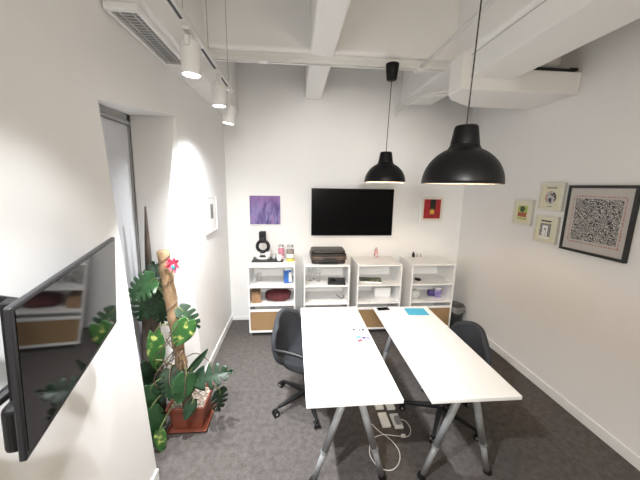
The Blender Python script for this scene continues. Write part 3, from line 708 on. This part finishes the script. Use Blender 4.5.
ch1 = office_chair()
ch1.location = (.108, 2.42, 0); ch1.rotation_euler.z = math.radians(-25)
ch1['label'] = 'dark grey chair at the left side of the left table'
ch2 = copy_tree(ch1)
ch2.location = (1.290, 2.150, 0); ch2.rotation_euler.z = math.radians(180)
for c in ch2.children:
    if c.name.startswith('base_leg'): c.rotation_euler.z = math.radians(-38)
ch2['label'] = 'dark grey chair tucked in on the right side of the right table'

# ------------------------------------------------------------------ floor sockets and cable
def socket(x, y, label, plug=False):
    o = thing('floor_socket', label, 'socket', (x, y, 0), .0, 'white floor sockets between the tables')
    MB().box(-.038, .038, -.075, .075, 0, .022).build('socket_plate', M['plug'], o, bevel=.004)
    MB().box(-.028, .028, -.062, .062, .022, .026).build('hinged_lid', M['cable'], o, bevel=.002)
    if plug:
        MB().box(-.022, .022, -.06, .01, .026, .06).build('plug_adapter', M['wheel'], o, bevel=.006)
    return o
socket(.775, 2.13, 'white floor socket nearest to the front, left one, lid closed')
socket(.878, 2.11, 'white floor socket nearest to the front, right one, with plug', True)
socket(.775, 2.33, 'white floor socket half under the left table, behind left front one')
socket(.880, 2.32, 'white floor socket farther back, behind the one with plug')
P = [(.90, 2.09, .045), (.96, 2.10, .01), (.97, 2.02, .006), (.92, 1.955, .006), (.83, 1.965, .007), (.72, 1.985, .006), (.62, 1.95, .006), (.575, 1.86, .006), (.57, 1.79, .006), (.61, 1.71, .006), (.69, 1.685, .006), (.765, 1.735, .006), (.80, 1.82, .006), (.785, 1.90, .006), (.745, 1.96, .011), (.70, 2.02, .006), (.655, 2.10, .006)]
cab = thing('power_cable', 'thin white cable looped on the carpet by the table leg', 'cable', (.7, 1.85, 0))
MB().tube([Vector(p) - Vector((.7, 1.85, 0)) for p in smoothpath(P, 6)], .0032, 8).build('cord', M['cable'], cab, smooth=True)
MB().box(.865-.7, .90-.7, 1.945-1.85, 1.97-1.85, .001, .02).build('inline_plug', M['plug'], cab, bevel=.004)

# ------------------------------------------------------------------ potted plant
PX, PY = -.885, 2.265
plant = thing('potted_monstera', 'split-leaf potted plant on a coir pole in the left recess', 'potted plant', (PX, PY, 0), 0)
def rel(p): return Vector(p) - Vector((PX, PY, 0))
# square pot
def square_ring(a, z): return [(sx*a, sy*a, z) for sx, sy in ((-1, -1), (1, -1), (1, 1), (-1, 1))]
pot = MB(); rings = [square_ring(*q) for q in ((.112, .012), (.140, .20), (.152, .20), (.154, .236), (.138, .236), (.132, .19), (.10, .03))]
vr = [[pot.bm.verts.new(p) for p in r] for r in rings]
for A_, B_ in zip(vr, vr[1:]):
    for k in range(4): pot.bm.faces.new((A_[k], A_[(k+1) % 4], B_[(k+1) % 4], B_[k]))
pot.bm.faces.new(vr[0][::-1]); pot.bm.faces.new(vr[-1])
po = pot.build('pot', M['terra'], plant, bevel=.012, seg=3)
def soilf(u, v): return ((u-.5)*.268, (v-.5)*.268, .205 + .008*math.sin(u*17)*math.sin(v*13))
MB().grid(soilf, 14, 14).build('soil', M['soil'], po, smooth=True)
sa = MB(); rings = [square_ring(*q) for q in ((.135, .0), (.152, .028), (.158, .028), (.150, .006))]
sa = MB(); vr = [[sa.bm.verts.new(p) for p in r] for r in (square_ring(.146, 0), square_ring(.162, .028), square_ring(.155, .028), square_ring(.140, .008))]
for A_, B_ in zip(vr, vr[1:]):
    for k in range(4): sa.bm.faces.new((A_[k], A_[(k+1) % 4], B_[(k+1) % 4], B_[k]))
sa.bm.faces.new(vr[0][::-1]); sa.bm.faces.new(vr[-1])
sa.build('saucer', M['terra'], plant, bevel=.004)
POLE0, POLE1 = Vector((-.882, 2.185, .15)), Vector((-.966, 2.16, 1.53))
pole_pts = []
for k in range(22):
    s = k/21
    p = POLE0.lerp(POLE1, s)
    pole_pts.append((p, .040 + .004*math.sin(k*2.1) + .004*s))
MB().tube([rel(p) for p, r in pole_pts], [r for p, r in pole_pts], 16).build('coir_pole', M['coir'], plant, smooth=True)
tw = []
for k in range(120):
    s = k/119; p = POLE0.lerp(POLE1, .06+.92*s); a = s*2*PI*7
    tw.append(rel(p) + Vector((math.cos(a), math.sin(a), 0))*.047)
MB().tube(tw, .003, 6).build('binding_twine', M['root'], plant, smooth=True)
def leaf_mesh(L, notch=.6, wid=.5, droop=.25, side=7, seed=0, narrow=False):
    rnd = random.Random(seed); n = 42
    mb = MB(); g = {}
    def pt(t, q):  # q -1..1 across
        base = math.sin(PI*min(1, max(0, (t*.96+.04)))**.72)
        w = wid*L*(base**.75 if base > 0 else 0)
        if notch:
            c = (t*side) % 1.0
            cut = max(0, 1-abs(c-.5)/.20)**.7
            edge = 1 - min(.86, notch*1.15)*cut*(0 if t < .12 or t > .94 else 1)
        else: edge = 1
        qq = q*edge
        y = t*L - .18*L*(1-t)**3*abs(qq) + .12*L*abs(qq)*(1 if notch else .4)
        x = qq*w
        z = -droop*L*(t-.1)**2 - .35*abs(x)*abs(x)/L + .05*L*abs(qq)
        return (x, y, z)
    cols = 8
    vs = [[mb.bm.verts.new(pt(i/n, -1 + 2*j/cols)) for j in range(cols+1)] for i in range(n+1)]
    for i in range(n):
        for j in range(cols): mb.bm.faces.new((vs[i][j], vs[i+1][j], vs[i+1][j+1], vs[i][j+1]))
    return mb
def add_leaf(c, tip, nrm, L, m, origin, notch=.6, wid=.5, droop=.25, seed=0, side=7):
    tip = Vector(tip).normalized(); nrm = Vector(nrm); nrm = (nrm - tip*nrm.dot(tip)).normalized(); x = tip.cross(nrm)
    base = Vector(c) - tip*L*.5
    R = Matrix(((x.x, tip.x, nrm.x, 0), (x.y, tip.y, nrm.y, 0), (x.z, tip.z, nrm.z, 0), (0, 0, 0, 1)))
    mb = leaf_mesh(L, notch, wid, droop, side, seed)
    mb.xf(T(*rel(base)) @ R)
    mb.build('leaf', m, plant, smooth=True, solid=.0018)
    o = Vector(origin); mid = o.lerp(base, .5) + Vector((0, 0, .06))
    MB().tube(smoothpath([rel(o), rel(mid), rel(base), rel(base + tip*L*.25 - nrm*.004)], 6), [.006]*12 + [.004]*7, 8).build('leaf_stem', M['stem'], plant, smooth=True)
V = Vector
pole = lambda z: POLE0.lerp(POLE1, (z-.15)/1.38)
toC = V((.40, -.75, .55))
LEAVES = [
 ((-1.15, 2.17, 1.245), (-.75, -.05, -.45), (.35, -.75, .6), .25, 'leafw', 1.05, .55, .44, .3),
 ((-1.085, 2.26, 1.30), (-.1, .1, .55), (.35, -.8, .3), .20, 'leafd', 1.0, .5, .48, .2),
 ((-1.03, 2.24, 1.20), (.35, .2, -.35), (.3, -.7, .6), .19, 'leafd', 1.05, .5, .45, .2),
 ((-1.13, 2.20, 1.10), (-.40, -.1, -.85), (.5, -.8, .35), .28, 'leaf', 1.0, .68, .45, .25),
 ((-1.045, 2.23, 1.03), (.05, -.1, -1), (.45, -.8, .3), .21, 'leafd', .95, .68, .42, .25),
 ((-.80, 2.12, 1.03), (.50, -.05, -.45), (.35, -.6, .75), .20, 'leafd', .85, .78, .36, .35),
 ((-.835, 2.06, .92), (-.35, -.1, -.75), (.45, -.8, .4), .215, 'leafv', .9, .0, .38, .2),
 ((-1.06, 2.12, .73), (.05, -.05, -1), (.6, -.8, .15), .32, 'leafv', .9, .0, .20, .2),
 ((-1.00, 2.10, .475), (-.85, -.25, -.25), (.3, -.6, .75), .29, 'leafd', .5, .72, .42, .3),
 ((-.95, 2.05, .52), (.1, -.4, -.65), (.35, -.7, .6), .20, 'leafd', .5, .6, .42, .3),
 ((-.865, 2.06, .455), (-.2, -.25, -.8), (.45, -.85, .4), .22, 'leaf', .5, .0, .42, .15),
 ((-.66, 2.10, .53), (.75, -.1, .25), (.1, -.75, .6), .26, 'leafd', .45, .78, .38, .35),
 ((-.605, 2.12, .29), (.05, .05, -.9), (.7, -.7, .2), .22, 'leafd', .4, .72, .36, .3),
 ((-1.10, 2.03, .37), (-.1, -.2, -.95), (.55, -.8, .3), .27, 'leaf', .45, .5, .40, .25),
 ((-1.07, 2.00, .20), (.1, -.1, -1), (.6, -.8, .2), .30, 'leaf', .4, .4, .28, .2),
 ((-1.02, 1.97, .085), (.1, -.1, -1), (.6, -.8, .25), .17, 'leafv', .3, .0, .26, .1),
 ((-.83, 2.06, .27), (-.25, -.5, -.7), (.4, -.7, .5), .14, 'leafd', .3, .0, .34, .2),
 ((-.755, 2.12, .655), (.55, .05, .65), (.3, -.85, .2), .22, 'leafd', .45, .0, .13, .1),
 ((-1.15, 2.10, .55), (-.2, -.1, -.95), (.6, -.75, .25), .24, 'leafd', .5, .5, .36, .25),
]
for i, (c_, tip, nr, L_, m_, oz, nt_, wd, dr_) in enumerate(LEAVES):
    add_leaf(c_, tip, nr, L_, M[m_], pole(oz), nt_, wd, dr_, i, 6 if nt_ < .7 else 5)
random.seed(12)
for k in range(9):
    z = random.uniform(.55, 1.0); p = pole(z)
    q = [rel(p), rel(p + V((random.uniform(-.12, .1), random.uniform(-.12, -.04), .03))), rel(p + V((random.uniform(-.18, .12), random.uniform(-.14, -.02), -.2))), rel(p + V((random.uniform(-.16, .14), random.uniform(-.1, 0), -.38)))]
    MB().tube(smoothpath(q, 6), .0042, 6).build('aerial_root', M['root'], plant, smooth=True)
MB().tube(smoothpath([rel((-.90, 2.2, .62)), rel((-.78, 2.15, .70)), rel((-.68, 2.13, .64)), rel((-.63, 2.12, .50))], 8), .004, 6).build('aerial_root', M['root'], plant, smooth=True)
# dark bark slab behind the leaves
bk = MB()
secs = [(0.0, -1.20, .080), (.40, -1.195, .078), (.80, -1.185, .070), (1.0, -1.18, .055), (1.20, -1.165, .028), (1.5, -1.155, .022), (1.84, -1.145, .006)]
bk.tube([(x, 2.30 - .0*z + .02*z, z) for z, x, r in secs], [r for z, x, r in secs], 12)
tag(bk.build('bark_stake', M['bark'], smooth=True), 'dark brown tapering bark stake behind the plant in the recess', 'stake')
# pink flower
fl = thing('artificial_flower', 'small pink flower clipped beside the top of the coir pole', 'flower', (-.880, 2.11, 1.437))
for k in range(9):
    a = k*2*PI/9; pe = MB()
    tipd = V((math.cos(a), -.30+.25*(k % 3), math.sin(a))).normalized(); nn = V((.3, -.9, .2)); nn = (nn-tipd*nn.dot(tipd)).normalized(); xx = tipd.cross(nn)
    R = Matrix(((xx.x, tipd.x, nn.x, 0), (xx.y, tipd.y, nn.y, 0), (xx.z, tipd.z, nn.z, 0), (0, 0, 0, 1)))
    l = .050 + .014*(k % 2)
    pe.grid(lambda u, v: ((u-.5)*.026*math.sin(PI*(v*.92+.06)), v*l, .012*v*v + .3*abs(u-.5)*.02), 4, 6)
    pe.xf(R).build('petal', M['pink'], fl, smooth=True, solid=.0012)
MB().lathe([(.004, -.05), (.014, -.03), (.018, -.012), (.006, 0)], n=12).build('foil_wrap', M['teal'], fl, smooth=True)
MB().tube([(0, .0, -.04), (-.03, .02, -.07), (-.045, .035, -.10)], .003, 6).build('stalk', M['stem'], fl)

# ------------------------------------------------------------------ lights
def light(kind, name, loc, energy, col=(1, .95, .88), size=.1, rot=None, aim=None, **k):
    l = bpy.data.lights.new(name, kind); l.energy = energy; l.color = col
    if kind == 'SPOT': l.spot_size = k.get('cone', 1.2); l.spot_blend = k.get('blend', .5); l.shadow_soft_size = size
    elif kind == 'AREA': l.size = size; l.shape = k.get('shape', 'SQUARE'); l.size_y = k.get('sy', size)
    else: l.shadow_soft_size = size
    o = bpy.data.objects.new(name, l); COL.objects.link(o); o.location = loc
    if aim is not None: o.rotation_euler = (Vector(aim)-Vector(loc)).to_track_quat('-Z', 'Y').to_euler()
    return o
cool = (.955, .977, 1.0); warm = (1.0, .70, .43); soft = (1.0, .985, .95)
for y, z, aim, e, cone, bl in ((.37, 2.74, (.25, 1.5, 0), 135, 1.40, .5), (1.0, 2.62, (-.50, 1.15, 0), 26, 1.6, .8), (1.74, 2.57, (-.25, 2.0, .0), 215, 1.32, .7), (2.30, 2.55, (-.34, 2.75, .0), 88, 1.7, 1.0), (2.66, 2.48, (-.80, 3.0, .6), 52, 2.5, 1.0)):
    light('SPOT', 'track_lamp', (-.558, y, z), e, cool, .03, aim=aim, cone=cone, blend=bl)
light('AREA', 'fill_area', (-.80, -.75, 2.45), 14, soft, .9, aim=(1.3, 1.9, .5), shape='RECTANGLE', sy=.9)  # unseen soft fill, added to lift the room from the left
light('SPOT', 'fill_spot', (.05, -.7, 2.34), 235, soft, .22, aim=(.55, 4.1, 1.05), cone=.98, blend=.6)  # unseen fill behind the camera, added to brighten the back wall
light('POINT', 'fill_point', (1.3, -1.0, 2.4), 21, (1.0, .84, .62), .22)  # unseen warm fill, added for the right wall and duct
light('POINT', 'pendant_bulb', (.858, 2.76, 2.142), 11, warm, .012)
light('POINT', 'pendant_bulb', (.842, 1.43, 2.122), 2.5, warm, .012)
w_ = bpy.data.worlds.new('world'); scene.world = w_; w_.use_nodes = True
w_.node_tree.nodes['Background'].inputs['Color'].default_value = (.8, .85, .9, 1); w_.node_tree.nodes['Background'].inputs['Strength'].default_value = .3

# ------------------------------------------------------------------ camera
fw = Vector((0.08699773, 0.97879992, -0.18542415)); Rr = Vector((0.99620665, -0.08583706, 0.01429377)); D = Vector((-0.00192552, -0.1859643, -0.98255462))
cd = bpy.data.cameras.new('camera'); cam = bpy.data.objects.new('camera', cd); COL.objects.link(cam)
cam.matrix_world = Matrix(((Rr.x, -D.x, -fw.x, 0), (Rr.y, -D.y, -fw.y, 0), (Rr.z, -D.z, -fw.z, 2.016), (0, 0, 0, 1)))
cd.sensor_width = 36; cd.lens = 288.633/640*36; cd.clip_start = .02
scene.camera = cam
scene.view_settings.view_transform = 'Standard'; scene.view_settings.look = 'None'; scene.view_settings.exposure = 0.68; scene.view_settings.gamma = 1
scene.view_settings.use_curve_mapping = False
